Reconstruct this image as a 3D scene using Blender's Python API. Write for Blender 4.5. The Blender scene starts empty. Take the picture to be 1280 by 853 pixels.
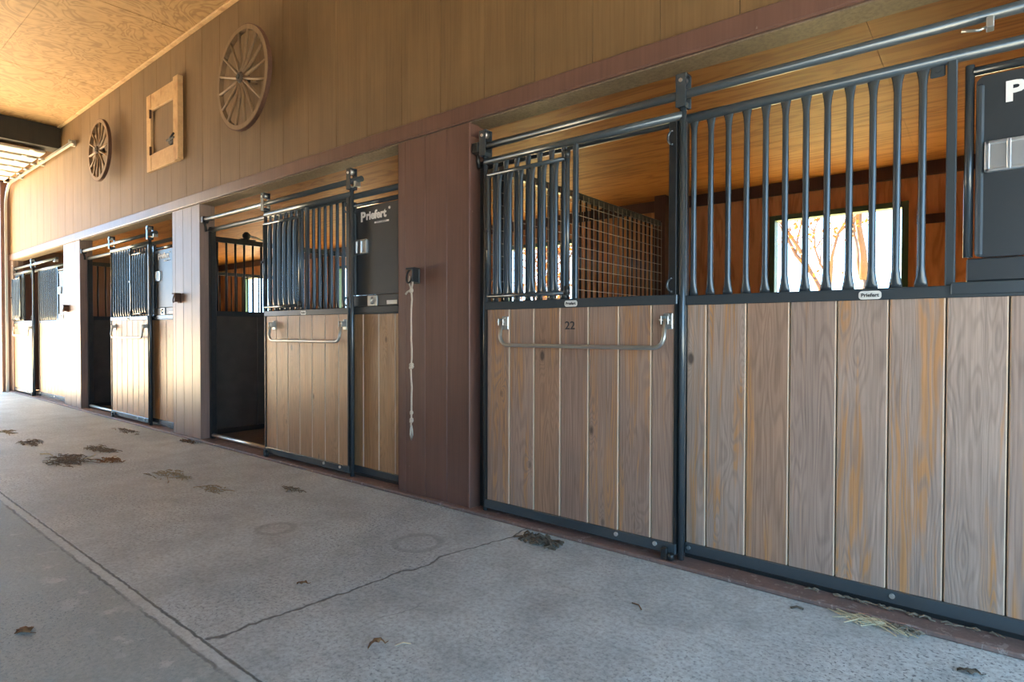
import bpy, bmesh, math, random
from mathutils import Vector, Matrix
random.seed(7)
sc = bpy.context.scene
COL = sc.collection
PI = math.pi

# ------------------------------------------------------------------ camera
YW, PT, RL, FPX = 6.76455852e-01, -1.53248605e-02, -1.76368171e-03, 735.607
def make_camera():
    cam = bpy.data.cameras.new('camera'); o = bpy.data.objects.new('camera', cam); COL.objects.link(o)
    fw = Vector((-math.sin(YW)*math.cos(PT), math.cos(YW)*math.cos(PT), math.sin(PT)))
    r = Vector((math.cos(YW), math.sin(YW), 0)); d = -(r.cross(fw))
    c, s = math.cos(RL), math.sin(RL)
    r2 = c*r + s*d; d2 = -s*r + c*d
    m = Matrix(((r2.x, -d2.x, -fw.x, 0), (r2.y, -d2.y, -fw.y, -2.88), (r2.z, -d2.z, -fw.z, 1.2), (0, 0, 0, 1)))
    o.matrix_world = m
    cam.sensor_fit = 'HORIZONTAL'; cam.sensor_width = 36; cam.lens = 36*FPX/1280
    cam.clip_start = .05; cam.clip_end = 300
    sc.camera = o
make_camera()

# ------------------------------------------------------------------ light
sc.view_settings.view_transform = 'Standard'
sc.view_settings.look = 'None'
sc.view_settings.gamma = 1.0
sc.view_settings.use_curve_mapping = False
sc.view_settings.exposure = 0.5
try:
    sc.cycles.use_denoising = True
    sc.cycles.max_bounces = 10
    sc.cycles.diffuse_bounces = 7
    sc.cycles.sample_clamp_indirect = 12
except Exception:
    pass
W = bpy.data.worlds.new('sky'); sc.world = W; W.use_nodes = True
WN = W.node_tree
bgn = WN.nodes['Background']
bgn.inputs['Color'].default_value = (.42, .70, 1.0, 1)
bgn.inputs['Strength'].default_value = 4.9
def sun(direction, strength, color, angle=1.5):
    l = bpy.data.lights.new('sun', 'SUN'); l.energy = strength; l.color = color; l.angle = math.radians(angle)
    o = bpy.data.objects.new('sun', l); COL.objects.link(o)
    o.rotation_euler = Vector(direction).to_track_quat('-Z', 'Y').to_euler()
sun((.55, -.42, -.72), 125.0, (1.0, .83, .57))
def portal(loc, rot, sx, sy):
    l = bpy.data.lights.new('daylight_portal', 'AREA'); l.shape = 'RECTANGLE'; l.size = sx; l.size_y = sy
    o = bpy.data.objects.new('daylight_portal', l); COL.objects.link(o); o.location = loc; o.rotation_euler = rot
    try: l.cycles.is_portal = True
    except Exception: pass
portal((-15.35, -2.75, 2.0), (0, -PI/2, 0), 4.0, 5.0)     # end door on the left, facing +x
portal((2.6, -2.75, 1.48), (0, PI/2, 0), 2.95, 5.4)         # open end on the right, facing -x

portal((1.45, -5.65, 1.3), (PI/2, 0, 0), .9, 2.6)             # doorway added to the unseen opposite wall for sky light, facing +y
for wx in (-1.225, -5.035, -9.3, -13.05): portal((wx, 4.12, 1.7), (-PI/2, 0, 0), 1.2, 1.5)

# ------------------------------------------------------------------ helpers
class MB:
    def __init__(s): s.bm = bmesh.new(); s.mi = 0
    def _tag(s, faces, smooth=False):
        for f in faces:
            f.material_index = s.mi; f.smooth = smooth
    def box(s, x0, x1, y0, y1, z0, z1, bev=0.0, rot=None):
        m = Matrix.Translation(((x0+x1)/2, (y0+y1)/2, (z0+z1)/2))
        if rot is not None: m = m @ rot
        m = m @ Matrix.Diagonal((abs(x1-x0), abs(y1-y0), abs(z1-z0), 1))
        n0 = len(s.bm.faces)
        r = bmesh.ops.create_cube(s.bm, size=1.0, matrix=m)
        vs = r['verts']
        if bev > 0:
            es = list({e for v in vs for e in v.link_edges})
            bmesh.ops.bevel(s.bm, geom=es, offset=bev, segments=1, affect='EDGES', profile=.5)
        s.bm.faces.ensure_lookup_table()
        s._tag(s.bm.faces[n0:] if bev <= 0 else [f for f in s.bm.faces if f.index < 0 or f.index >= n0 or not f.tag])
        return s
    def rings(s, rings, close=True, caps=True, smooth=True):
        bm = s.bm
        vr = [[bm.verts.new(p) for p in ring] for ring in rings]
        n = len(vr[0]); fs = []
        for a, b in zip(vr[:-1], vr[1:]):
            for i in range(n if close else n-1):
                j = (i+1) % n
                try: fs.append(bm.faces.new((a[i], a[j], b[j], b[i])))
                except ValueError: pass
        s._tag(fs, smooth)
        if caps:
            cf = []
            for ring in (vr[0][::-1], vr[-1]):
                try: cf.append(bm.faces.new(ring))
                except ValueError: pass
            s._tag(cf, False)
        return s
    def tube(s, pts, r, seg=10, caps=True, square=False):
        pts = [Vector(p) for p in pts]
        rs = r if isinstance(r, (list, tuple)) else [r]*len(pts)
        rings = []; up = None
        for i, p in enumerate(pts):
            t = (pts[min(i+1, len(pts)-1)] - pts[max(i-1, 0)]).normalized()
            if up is None:
                up = Vector((0, 0, 1)) if abs(t.z) < .9 else Vector((0, 1, 0))
            a = t.cross(up)
            if a.length < 1e-6: a = t.cross(Vector((1, 0, 0)))
            a.normalize(); b = a.cross(t).normalized(); up = b
            if square:
                rings.append([p + a*rs[i]*x + b*rs[i]*y for x, y in ((-1, -1), (1, -1), (1, 1), (-1, 1))])
            else:
                rings.append([p + a*rs[i]*math.cos(2*PI*k/seg) + b*rs[i]*math.sin(2*PI*k/seg) for k in range(seg)])
        return s.rings(rings, caps=caps, smooth=not square)
    def poly(s, pts, y0, y1):
        # polygon of (x, z) extruded from y0 to y1
        a = [s.bm.verts.new((x, y0, z)) for x, z in pts]
        b = [s.bm.verts.new((x, y1, z)) for x, z in pts]
        fs = [s.bm.faces.new(a), s.bm.faces.new(b[::-1])]
        n = len(pts)
        for i in range(n):
            j = (i+1) % n
            fs.append(s.bm.faces.new((a[j], a[i], b[i], b[j])))
        s._tag(fs); return s
    def disc(s, c, axis, r, h, seg=14, r2=None):
        c = Vector(c); ax = Vector(axis).normalized()
        return s.tube([c, c+ax*h], [r, r if r2 is None else r2], seg)
    def quad(s, a, b, c, d):
        f = s.bm.faces.new([s.bm.verts.new(p) for p in (a, b, c, d)]); s._tag([f]); return s
    def build(s, name, mat, parent=None, origin=None, fixn=True):
        if fixn: bmesh.ops.recalc_face_normals(s.bm, faces=s.bm.faces)
        o3 = Vector(origin) if origin is not None else Vector((0, 0, 0))
        if o3.length: bmesh.ops.translate(s.bm, verts=s.bm.verts, vec=-o3)
        me = bpy.data.meshes.new(name); s.bm.to_mesh(me); s.bm.free()
        for m in (mat if isinstance(mat, (list, tuple)) else [mat]): me.materials.append(m)
        o = bpy.data.objects.new(name, me); COL.objects.link(o)
        if parent is not None: o.parent = parent
        elif o3.length: o.location = o3
        return o

# simpler box tagging: bevelled boxes tag every face made since the call
def _box(self, x0, x1, y0, y1, z0, z1, bev=0.0, rot=None):
    m = Matrix.Translation(((x0+x1)/2, (y0+y1)/2, (z0+z1)/2))
    if rot is not None: m = m @ rot
    m = m @ Matrix.Diagonal((abs(x1-x0), abs(y1-y0), abs(z1-z0), 1))
    t = bmesh.new()
    bmesh.ops.create_cube(t, size=1.0, matrix=m)
    if bev > 0:
        bmesh.ops.bevel(t, geom=list(t.edges), offset=bev, segments=1, affect='EDGES', profile=.5)
    t.verts.index_update()
    vs = [self.bm.verts.new(v.co) for v in t.verts]
    for f in t.faces:
        nf = self.bm.faces.new([vs[v.index] for v in f.verts]); nf.material_index = self.mi
    t.free()
    return self
MB.box = _box

def thing(name, label, cat, loc=(0, 0, 0), group=None):
    o = bpy.data.objects.new(name, None); COL.objects.link(o); o.location = loc
    o.empty_display_size = .1
    o['label'] = label; o['category'] = cat
    if group: o['group'] = group
    return o
def tag(o, label, cat, group=None, kind=None):
    o['label'] = label; o['category'] = cat
    if group: o['group'] = group
    if kind: o['kind'] = kind
    return o
def struct(o, label=None):
    o['kind'] = 'structure'
    if label: o['label'] = label
    return o
def text_mesh(name, body, size, x, y, z, mat, parent, origin, bold=0.0, extr=.0015, align='LEFT', shear=0.0, sx=1.0):
    cu = bpy.data.curves.new(name, 'FONT'); cu.body = body; cu.size = size; cu.extrude = extr
    cu.offset = bold; cu.align_x = align; cu.shear = shear; cu.resolution_u = 3
    tmp = bpy.data.objects.new(name, cu); COL.objects.link(tmp)
    dg = bpy.context.evaluated_depsgraph_get(); dg.update()
    me = bpy.data.meshes.new_from_object(tmp.evaluated_get(dg))
    bpy.data.objects.remove(tmp); bpy.data.curves.remove(cu)
    me.transform(Matrix.Translation(Vector((x, y, z))-Vector(origin)) @ Matrix.Rotation(PI/2, 4, 'X') @ Matrix.Diagonal((sx, 1, 1, 1)))
    me.name = name
    me.materials.clear(); me.materials.append(mat)
    o = bpy.data.objects.new(name, me); COL.objects.link(o); o.parent = parent
    return o

# ------------------------------------------------------------------ materials
def new_mat(name):
    m = bpy.data.materials.new(name); m.use_nodes = True
    nt = m.node_tree; b = nt.nodes['Principled BSDF']
    return m, nt, b
def N(nt, t, **kw):
    n = nt.nodes.new(t)
    for k, v in kw.items():
        if k in n.inputs.keys() if hasattr(n.inputs, 'keys') else False: n.inputs[k].default_value = v
        else: setattr(n, k, v)
    return n
def mixc(nt, fac, a, b, mode='MIX'):
    n = nt.nodes.new('ShaderNodeMix'); n.data_type = 'RGBA'; n.blend_type = mode
    for sock, v in ((n.inputs[0], fac), (n.inputs[6], a), (n.inputs[7], b)):
        if hasattr(v, 'is_linked') or isinstance(v, bpy.types.NodeSocket): nt.links.new(v, sock)
        elif isinstance(v, (int, float)): sock.default_value = v
        else: sock.default_value = (*v[:3], 1)
    return n.outputs[2]
def math_(nt, op, a, b=None, c=None, clamp=False):
    n = nt.nodes.new('ShaderNodeMath'); n.operation = op; n.use_clamp = clamp
    for i, v in enumerate((a, b, c)):
        if v is None: continue
        if isinstance(v, bpy.types.NodeSocket): nt.links.new(v, n.inputs[i])
        else: n.inputs[i].default_value = v
    return n.outputs[0]
def ramp(nt, src, stops):
    n = nt.nodes.new('ShaderNodeValToRGB')
    el = n.color_ramp.elements
    while len(el) < len(stops): el.new(.5)
    for e, (p, c) in zip(el, stops):
        e.position = p; e.color = (*c, 1) if len(c) == 3 else c
    nt.links.new(src, n.inputs[0]); return n.outputs[0]
def g(v): return (v, v, v)
def coords(nt, scale=(1, 1, 1), kind='Object', add=None):
    tc = nt.nodes.new('ShaderNodeTexCoord'); mp = nt.nodes.new('ShaderNodeMapping')
    mp.inputs['Scale'].default_value = scale
    src = tc.outputs[kind]
    if add is not None:
        va = nt.nodes.new('ShaderNodeVectorMath'); va.operation = 'ADD'
        nt.links.new(src, va.inputs[0]); nt.links.new(add, va.inputs[1]); src = va.outputs[0]
    nt.links.new(src, mp.inputs['Vector']); return mp.outputs[0]
def noise(nt, vec, scale, detail=3, rough=.55, dist=0.0, out=0):
    n = nt.nodes.new('ShaderNodeTexNoise'); n.inputs['Scale'].default_value = scale
    n.inputs['Detail'].default_value = detail; n.inputs['Roughness'].default_value = rough
    n.inputs['Distortion'].default_value = dist
    nt.links.new(vec, n.inputs['Vector']); return n.outputs[out]
def bump(nt, b, h, strength=.3, dist=.01):
    n = nt.nodes.new('ShaderNodeBump'); n.inputs['Strength'].default_value = strength
    n.inputs['Distance'].default_value = dist
    nt.links.new(h, n.inputs['Height']); nt.links.new(n.outputs[0], b.inputs['Normal'])
def setb(b, rough=.6, metal=0.0, spec=.5):
    b.inputs['Roughness'].default_value = rough; b.inputs['Metallic'].default_value = metal
    if 'Specular IOR Level' in b.inputs: b.inputs['Specular IOR Level'].default_value = spec

def plain(name, col, rough=.5, metal=0.0, var=.12, vs=14, bmp=0.0, spec=.5):
    m, nt, b = new_mat(name); setb(b, rough, metal, spec)
    v = coords(nt); n = noise(nt, v, vs, 4)
    f = math_(nt, 'MULTIPLY_ADD', n, 2*var, 1-var)
    c = mixc(nt, 1.0, col, ramp(nt, n, [(.25, g(1-var)), (.75, g(1+var) if var < .01 else g(1.0))]), 'MULTIPLY')
    nt.links.new(c, b.inputs['Base Color'])
    if bmp: bump(nt, b, n, bmp)
    return m

def plank_mat(name, base_a, base_b, streak, streak_amt, rough=.62, knots=True, edge=(.56, .43, .31)):
    """weathered boards: one mesh island = one board; long grain runs along z"""
    m, nt, b = new_mat(name); setb(b, rough, 0, .35)
    geo = nt.nodes.new('ShaderNodeNewGeometry'); rnd = geo.outputs['Random Per Island']
    off = nt.nodes.new('ShaderNodeCombineXYZ')
    nt.links.new(math_(nt, 'MULTIPLY', rnd, 37.0), off.inputs[0]); nt.links.new(math_(nt, 'MULTIPLY', rnd, 91.0), off.inputs[2])
    # knots distort the grain round them
    vk = coords(nt, (5.0, .01, 2.5), add=off.outputs[0])
    vo = nt.nodes.new('ShaderNodeTexVoronoi'); vo.feature = 'F1'; vo.inputs['Scale'].default_value = 1.0
    vo.inputs['Randomness'].default_value = .95
    nt.links.new(vk, vo.inputs['Vector'])
    kd = vo.outputs['Distance']
    vg = coords(nt, (7.5, .01, .30), add=off.outputs[0])
    broad = noise(nt, vg, 1.0, 2, .5, .35)
    kpull = math_(nt, 'DIVIDE', .035, math_(nt, 'ADD', kd, .06))
    fld = math_(nt, 'ADD', broad, kpull) if knots else broad
    rings = math_(nt, 'SINE', math_(nt, 'MULTIPLY', fld, 165.0))
    vf = coords(nt, (120, .01, 2.2), add=off.outputs[0])
    fine = noise(nt, vf, 1.0, 4, .65)
    vs_ = coords(nt, (15, .01, .75), add=off.outputs[0])
    st = noise(nt, vs_, 1.0, 3, .6, .8)
    vb = coords(nt, (2.2, .01, 1.2), add=off.outputs[0]); blot = noise(nt, vb, 1.0, 3, .6)
    base = mixc(nt, rnd, base_a, base_b)
    own = ramp(nt, math_(nt, 'FRACT', math_(nt, 'MULTIPLY', rnd, 13.7)), [(.70, g(0)), (.80, g(.62))])
    base = mixc(nt, own, base, [streak[0]*.80, streak[1]*.84, streak[2]*1.1])
    base = mixc(nt, ramp(nt, blot, [(.35, g(0)), (.7, g(.55))]), base, [x*.72 for x in base_a])
    st2 = math_(nt, 'MULTIPLY_ADD', math_(nt, 'FRACT', math_(nt, 'MULTIPLY', rnd, 7.3)), .16, math_(nt, 'SUBTRACT', st, .08))
    sm = ramp(nt, st2, [(.535, g(0)), (.63, g(1))])
    sm = math_(nt, 'MULTIPLY', sm, ramp(nt, math_(nt, 'MULTIPLY_ADD', rings, .5, .5), [(.1, g(.35)), (.7, g(1))]))
    sm = math_(nt, 'MULTIPLY', sm, streak_amt, clamp=True)
    col = mixc(nt, sm, base, streak)
    rm = ramp(nt, math_(nt, 'MULTIPLY_ADD', rings, .5, .5), [(.0, g(.76)), (.6, g(1))])
    col = mixc(nt, .75, col, rm, 'MULTIPLY')
    col = mixc(nt, .55, col, ramp(nt, fine, [(.3, g(.38)), (.62, g(1.0))]), 'MULTIPLY')
    if knots:
        col = mixc(nt, ramp(nt, kd, [(.05, g(.9)), (.10, g(0))]), col, [x*.18 for x in base_a])
    ed = ramp(nt, math_(nt, 'ABSOLUTE', sepx(nt, geo.outputs['True Normal'])), [(.3, g(0)), (.5, g(1))])
    col = mixc(nt, ed, col, edge)
    nt.links.new(col, b.inputs['Base Color'])
    bump(nt, b, math_(nt, 'ADD', fine, math_(nt, 'MULTIPLY', rings, .25)), .22, .004)
    return m
def sepx(nt, vec, i=0):
    n = nt.nodes.new('ShaderNodeSeparateXYZ'); nt.links.new(vec, n.inputs[0]); return n.outputs[i]

def ply_mat(name, c_dark, c_mid, c_light, sc_=(2.2, 2.2, 2.2), rough=.6, warp=1.6, cx=14.0, seams=None):
    m, nt, b = new_mat(name); setb(b, rough, 0, .3)
    v = coords(nt, sc_)
    n1 = noise(nt, v, 1.3, 2.0, .5, warp)
    r = math_(nt, 'SINE', math_(nt, 'MULTIPLY', n1, cx*4))
    n2 = noise(nt, v, 9, 4, .6)
    n3 = noise(nt, v, .6, 2)
    col = ramp(nt, math_(nt, 'MULTIPLY_ADD', r, .5, .5), [(0, c_dark), (.35, c_mid), (1, c_light)])
    col = mixc(nt, .6, col, ramp(nt, n2, [(.25, g(.72)), (.6, g(1))]), 'MULTIPLY')
    col = mixc(nt, .5, col, ramp(nt, n3, [(.3, g(.72)), (.65, g(1))]), 'MULTIPLY')
    nt.links.new(col, b.inputs['Base Color'])
    bump(nt, b, n2, .1, .004)
    return m

def siding_mat(name, col, pitch=.2, rough=.6, wear=(.62, .55, .5), wear_amt=.03, grain=.16):
    """painted sheet siding with shallow upright saw grain"""
    m, nt, b = new_mat(name); setb(b, rough, 0, .35)
    v = coords(nt, (60, 60, 1.4)); gr = noise(nt, v, 1, 4, .6)
    v2 = coords(nt, (1.2, 1.2, .9)); bl = noise(nt, v2, 1.4, 4, .6)
    v3 = coords(nt, (6, 6, .5)); st = noise(nt, v3, 1.5, 3)
    c = mixc(nt, 1.0, col, ramp(nt, gr, [(.25, g(1-grain*1.6)), (.6, g(1))]), 'MULTIPLY')
    c = mixc(nt, .8, c, ramp(nt, bl, [(.3, g(.78)), (.6, g(1))]), 'MULTIPLY')
    c = mixc(nt, .6, c, ramp(nt, st, [(.35, g(.82)), (.6, g(1))]), 'MULTIPLY')
    v4 = coords(nt, (9, 9, 5)); sp = noise(nt, v4, 2.4, 5, .7)
    c = mixc(nt, ramp(nt, sp, [(.70-wear_amt, g(0)), (.74-wear_amt, g(.7))]), c, wear)
    nt.links.new(c, b.inputs['Base Color'])
    bump(nt, b, gr, .18, .004)
    return m

def steel_mat(name, col, rough=.38, metal=.55, dirt=.25):
    m, nt, b = new_mat(name); setb(b, rough, metal, .5)
    v = coords(nt); n = noise(nt, v, 18, 5, .65); n2 = noise(nt, v, 90, 3)
    c = mixc(nt, math_(nt, 'MULTIPLY', ramp(nt, n, [(.4, g(0)), (.9, g(1))]), dirt*.35), col, (.27, .23, .19))
    nt.links.new(c, b.inputs['Base Color'])
    return m

def floor_mat():
    m, nt, b = new_mat('concrete'); setb(b, .62, 0, .45)
    tc = nt.nodes.new('ShaderNodeTexCoord'); P = tc.outputs['Object']
    v = coords(nt)
    big = noise(nt, v, .55, 5, .6); mid = noise(nt, v, 3.2, 6, .7); fin = noise(nt, v, 46, 4, .7); pit = noise(nt, v, 75, 2, .5)
    col = ramp(nt, big, [(.3, (.44, .485, .495)), (.5, (.58, .63, .635)), (.72, (.67, .71, .71))])
    col = mixc(nt, .7, col, ramp(nt, mid, [(.28, g(.5)), (.58, g(1))]), 'MULTIPLY')
    col = mixc(nt, .55, col, ramp(nt, fin, [(.3, g(.3)), (.58, g(1))]), 'MULTIPLY')
    # exposed dark aggregate, patchy
    pm = math_(nt, 'MULTIPLY', ramp(nt, pit, [(.57, g(0)), (.64, g(1))]), ramp(nt, noise(nt, v, .8, 3), [(.42, g(.1)), (.6, g(1))]))
    col = mixc(nt, math_(nt, 'MULTIPLY', pm, .8), col, (.13, .14, .155))
    # warped coordinates for the joint and the crack
    wn = nt.nodes.new('ShaderNodeTexNoise'); wn.inputs['Scale'].default_value = 3.5; wn.inputs['Detail'].default_value = 5
    nt.links.new(P, wn.inputs['Vector'])
    sx = sepx(nt, P, 0); sy = sepx(nt, P, 1)
    wx = math_(nt, 'MULTIPLY_ADD', wn.outputs[0], .22, -.11)
    wn2 = noise(nt, v, 14, 4); wy = math_(nt, 'MULTIPLY_ADD', wn2, .05, -.025)
    def line(coord, pos, warp, w0, w1):
        d = math_(nt, 'ABSOLUTE', math_(nt, 'ADD', math_(nt, 'SUBTRACT', coord, pos), warp))
        mr = nt.nodes.new('ShaderNodeMapRange'); nt.links.new(d, mr.inputs[0])
        mr.inputs[1].default_value = w0; mr.inputs[2].default_value = w1
        mr.inputs[3].default_value = 1; mr.inputs[4].default_value = 0; return mr.outputs[0]
    band = line(sy, -1.886, math_(nt, 'MULTIPLY', wy, .5), .014, .028)
    col = mixc(nt, math_(nt, 'MULTIPLY', band, .3), col, (.66, .68, .64))
    j1 = line(sy, -1.862, math_(nt, 'MULTIPLY', wy, .45), .003, .008)
    j2 = line(sy, -1.915, math_(nt, 'MULTIPLY', wy, .6), .003, .010)
    j2 = math_(nt, 'MULTIPLY', j2, ramp(nt, mid, [(.4, g(.25)), (.55, g(1))]))
    # a hairline crack from the joint to the sill
    curve = math_(nt, 'MULTIPLY_ADD', math_(nt, 'ADD', sy, 1.79), .095, -2.33)
    cr = line(sx, curve, wx, .003, .011)
    lim = nt.nodes.new('ShaderNodeMapRange'); nt.links.new(sy, lim.inputs[0])
    lim.inputs[1].default_value = -1.86; lim.inputs[2].default_value = -1.85
    cr = math_(nt, 'MULTIPLY', cr, lim.outputs[0])
    cr2 = math_(nt, 'MULTIPLY', line(sx, -1.95, math_(nt, 'MULTIPLY', wx, 1.4), .001, .006), line(sy, -1.25, 0.0, .1, .14))
    cracks = math_(nt, 'MAXIMUM', math_(nt, 'MAXIMUM', j1, j2), math_(nt, 'MAXIMUM', cr, math_(nt, 'MULTIPLY', cr2, .5)))
    col = mixc(nt, math_(nt, 'MULTIPLY', cracks, .85), col, (.075, .075, .07))
    # darker, greener slab on the camera's side of the joint
    side = nt.nodes.new('ShaderNodeMapRange'); nt.links.new(sy, side.inputs[0])
    side.inputs[1].default_value = -1.93; side.inputs[2].default_value = -1.90
    side.inputs[3].default_value = 1; side.inputs[4].default_value = 0
    col = mixc(nt, math_(nt, 'MULTIPLY', side.outputs[0], .6), col, (.27, .31, .30))
    # pale scuffs by the joint
    sc1 = math_(nt, 'MULTIPLY', ramp(nt, noise(nt, v, 6, 5, .65), [(.56, g(0)), (.60, g(.5))]), line(sy, -2.03, 0.0, .02, .14))
    col = mixc(nt, sc1, col, (.60, .62, .61))
    # old wet rings
    for (rx, ry, rr) in ((-2.5, -.62, .13), (-3.35, -1.0, .10)):
        dx = math_(nt, 'SUBTRACT', sx, rx); dy = math_(nt, 'SUBTRACT', sy, ry)
        d = math_(nt, 'SQRT', math_(nt, 'ADD', math_(nt, 'MULTIPLY', dx, dx), math_(nt, 'MULTIPLY', dy, dy)))
        rg = line(d, rr, math_(nt, 'MULTIPLY', wy, .6), .012, .03)
        col = mixc(nt, math_(nt, 'MULTIPLY', rg, .38), col, (.2, .2, .2))
    # brown dirt specks
    dk = ramp(nt, noise(nt, v, 11, 5, .75), [(.665, g(0)), (.72, g(.75))])
    col = mixc(nt, dk, col, (.17, .13, .10))
    nt.links.new(col, b.inputs['Base Color'])
    nt.links.new(ramp(nt, mid, [(.3, g(.48)), (.7, g(.72))]), b.inputs['Roughness'])
    h = math_(nt, 'SUBTRACT', math_(nt, 'ADD', fin, mid), math_(nt, 'MULTIPLY', cracks, 1.4))
    h = math_(nt, 'SUBTRACT', h, math_(nt, 'MULTIPLY', pm, .5))
    bump(nt, b, h, .35, .006)
    return m

M = {}
M['floor'] = floor_mat()
M['siding'] = siding_mat('tan_siding', (.205, .124, .056), grain=.16, wear_amt=-.02, wear=(.5, .4, .28))
M['burgundy'] = siding_mat('burgundy_paint', (.165, .088, .068), grain=.10, wear_amt=.0, wear=(.42, .34, .30), rough=.36)
M['faded'] = siding_mat('faded_burgundy_paint', (.30, .215, .18), grain=.16, wear_amt=.02, wear=(.48, .40, .34), rough=.36)
M['sillpaint'] = siding_mat('worn_burgundy_sill', (.225, .15, .13), grain=.15, wear_amt=.12, wear=(.36, .30, .27), rough=.55)
M['darkwall'] = siding_mat('light_cutting_siding', (.07, .05, .035), wear_amt=-.1)  # kept dark so the unseen walls bounce less light
M['soffit'] = siding_mat('bare_board', (.20, .15, .10), grain=.3, wear_amt=-.1)
M['ply'] = ply_mat('swirled_plywood', (.35, .195, .075), (.455, .262, .105), (.50, .295, .122), sc_=(1.25, 1.25, 1.25), warp=2.2)
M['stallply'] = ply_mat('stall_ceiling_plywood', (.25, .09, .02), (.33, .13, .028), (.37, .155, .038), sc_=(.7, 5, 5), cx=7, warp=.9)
M['stallwall'] = ply_mat('stall_wall_board', (.42, .19, .075), (.54, .26, .105), (.58, .29, .12), sc_=(5, 5, .7), cx=7, warp=.6)
M['beam'] = siding_mat('dark_brown_beam', (.075, .035, .022), wear_amt=-.1)
M['shadeband'] = siding_mat('dark_grey_shade_band', (.035, .032, .025), wear_amt=-.1)  # tone of the box that stands in for shade under the ceiling
M['plank'] = plank_mat('weathered_plank', (.43, .305, .24), (.50, .375, .30), (.55, .265, .095), .85, .5)
M['plankdoor'] = plank_mat('door_plank', (.345, .222, .165), (.40, .275, .21), (.47, .235, .095), .75, .5)
M['planktan'] = plank_mat('tan_plank', (.44, .25, .125), (.50, .30, .155), (.45, .23, .09), .5, .36)
M['tongue'] = plain('raw_wood_tongue', (.06, .04, .03), .8)
M['steel'] = steel_mat('slate_powder_coat', (.078, .096, .108), .23, .42, .1)
M['steeldark'] = steel_mat('dark_powder_coat', (.025, .029, .031), .36, .35, .2)
M['steelrail'] = steel_mat('slate_rail_coat', (.08, .098, .108), .28, .42, .3)
M['box'] = steel_mat('feed_door_sheet', (.042, .050, .056), .33, .3, .08)
M['galv'] = steel_mat('galvanized', (.50, .52, .50), .36, .85, .3)
M['bright'] = steel_mat('zinc_bright', (.72, .73, .72), .28, .9, .08)
M['rust'] = plain('rusty_iron', (.13, .06, .035), .75, .2, .3, 40, .3)
M['black'] = plain('black_iron', (.02, .018, .016), .6, .2)
M['white'] = plain('white_lettering', (.82, .82, .80), .5, 0, .04)
M['badge'] = plain('badge_face', (.74, .74, .70), .4, 0, .06)
M['ink'] = plain('dark_lettering', (.02, .02, .022), .6, 0, .05)
M['wheel'] = siding_mat('old_wheel_wood', (.27, .17, .09), wear_amt=0)
M['hub'] = plain('dark_hub_wood', (.07, .045, .03), .7)
M['pine'] = ply_mat('pine_frame', (.50, .29, .13), (.60, .37, .17), (.64, .41, .20), sc_=(3, 3, 3), cx=4, warp=.4)
M['rope'] = plain('cotton_rope', (.60, .52, .42), .9, 0, .2, 60)
M['doorpanel'] = plain('white_door_panel', (.60, .58, .50), .45, 0, .06)
M['glass'] = None
M['green'] = plain('green_window_frame', (.045, .10, .06), .45)
M['bedding'] = plain('stall_bedding', (.14, .10, .068), .95, 0, .4, 22, .5)
M['bounce_floor'] = plain('pale_bounce_floor', (.30, .225, .15), .95, 0, .2, 22, .5)  # pale unseen floor, added to bounce sunlight up into the nearest stall
M['rubber'] = plain('black_panel', (.06, .054, .046), .6, 0, .45, 6)
M['hay'] = plain('dry_hay', (.38, .32, .21), .9, 0, .3, 40)
M['haydark'] = plain('damp_hay', (.25, .205, .15), .9, 0, .35, 40)
M['straw'] = plain('pale_straw', (.62, .54, .36), .8, 0, .15, 40)
M['manure'] = plain('dry_manure', (.14, .105, .075), .95, 0, .4, 60, .6)
M['leafbrown'] = plain('dead_leaf', (.24, .12, .05), .8, 0, .3, 40)
M['wire'] = steel_mat('galvanized_wire', (.27, .24, .20), .5, .4, .2)
M['bark'] = plain('tree_bark', (.16, .11, .08), .9, 0, .3, 12)
M['autumn'] = plain('autumn_leaves', (.40, .15, .02), .8, 0, .4, 3)
M['grass'] = plain('yard_grass', (.30, .27, .12), .95, 0, .3, 2)
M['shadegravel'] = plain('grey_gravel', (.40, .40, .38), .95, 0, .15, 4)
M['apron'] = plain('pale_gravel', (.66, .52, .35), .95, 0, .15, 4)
def glass():
    m = bpy.data.materials.new('window_glass'); m.use_nodes = True; nt = m.node_tree
    for n in list(nt.nodes): nt.nodes.remove(n)
    out = nt.nodes.new('ShaderNodeOutputMaterial'); tr = nt.nodes.new('ShaderNodeBsdfTransparent'); gl = nt.nodes.new('ShaderNodeBsdfGlossy')
    gl.inputs['Roughness'].default_value = .03
    mx = nt.nodes.new('ShaderNodeMixShader')
    mx.inputs[0].default_value = .05; nt.links.new(tr.outputs[0], mx.inputs[1]); nt.links.new(gl.outputs[0], mx.inputs[2])
    nt.links.new(mx.outputs[0], out.inputs[0]); return m
M['glass'] = glass()

# ------------------------------------------------------------------ setting
XL, XR = -15.1, 2.4          # ends of the aisle
YF, YB = -5.5, 4.0           # opposite wall, stall back wall
ZC, ZS = 4.49, 2.83          # aisle ceiling, stall ceiling
OX = [0.0, -4.0, -8.07, -12.16]
OPEN = [(-2.668, .602), (-6.66, -3.398), (-10.73, -7.39), (-14.83, -11.58)]
b = MB(); b.box(XL-.2, XR, YF, .2, -.2, 0.0); struct(b.build('floor', M['floor']), 'grey cracked concrete aisle floor')
for x0, x1, mm, lb in ((-3.03, 1.332, 'bounce_floor', 'nearest stall floor, unseen and made pale to bounce light'), (-7.03, -3.03, 'bedding', 'brown bedding in the open stall'),
                       (-11.16, -7.03, 'bedding', 'brown bedding in the stall second from the far end'), (XL, -11.16, 'bounce_floor', 'pale floor in the farthest stall')):
    b = MB(); b.box(x0, x1, .2, YB+.1, -.2, -.01); struct(b.build('floor', M[mm]), lb)
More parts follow.
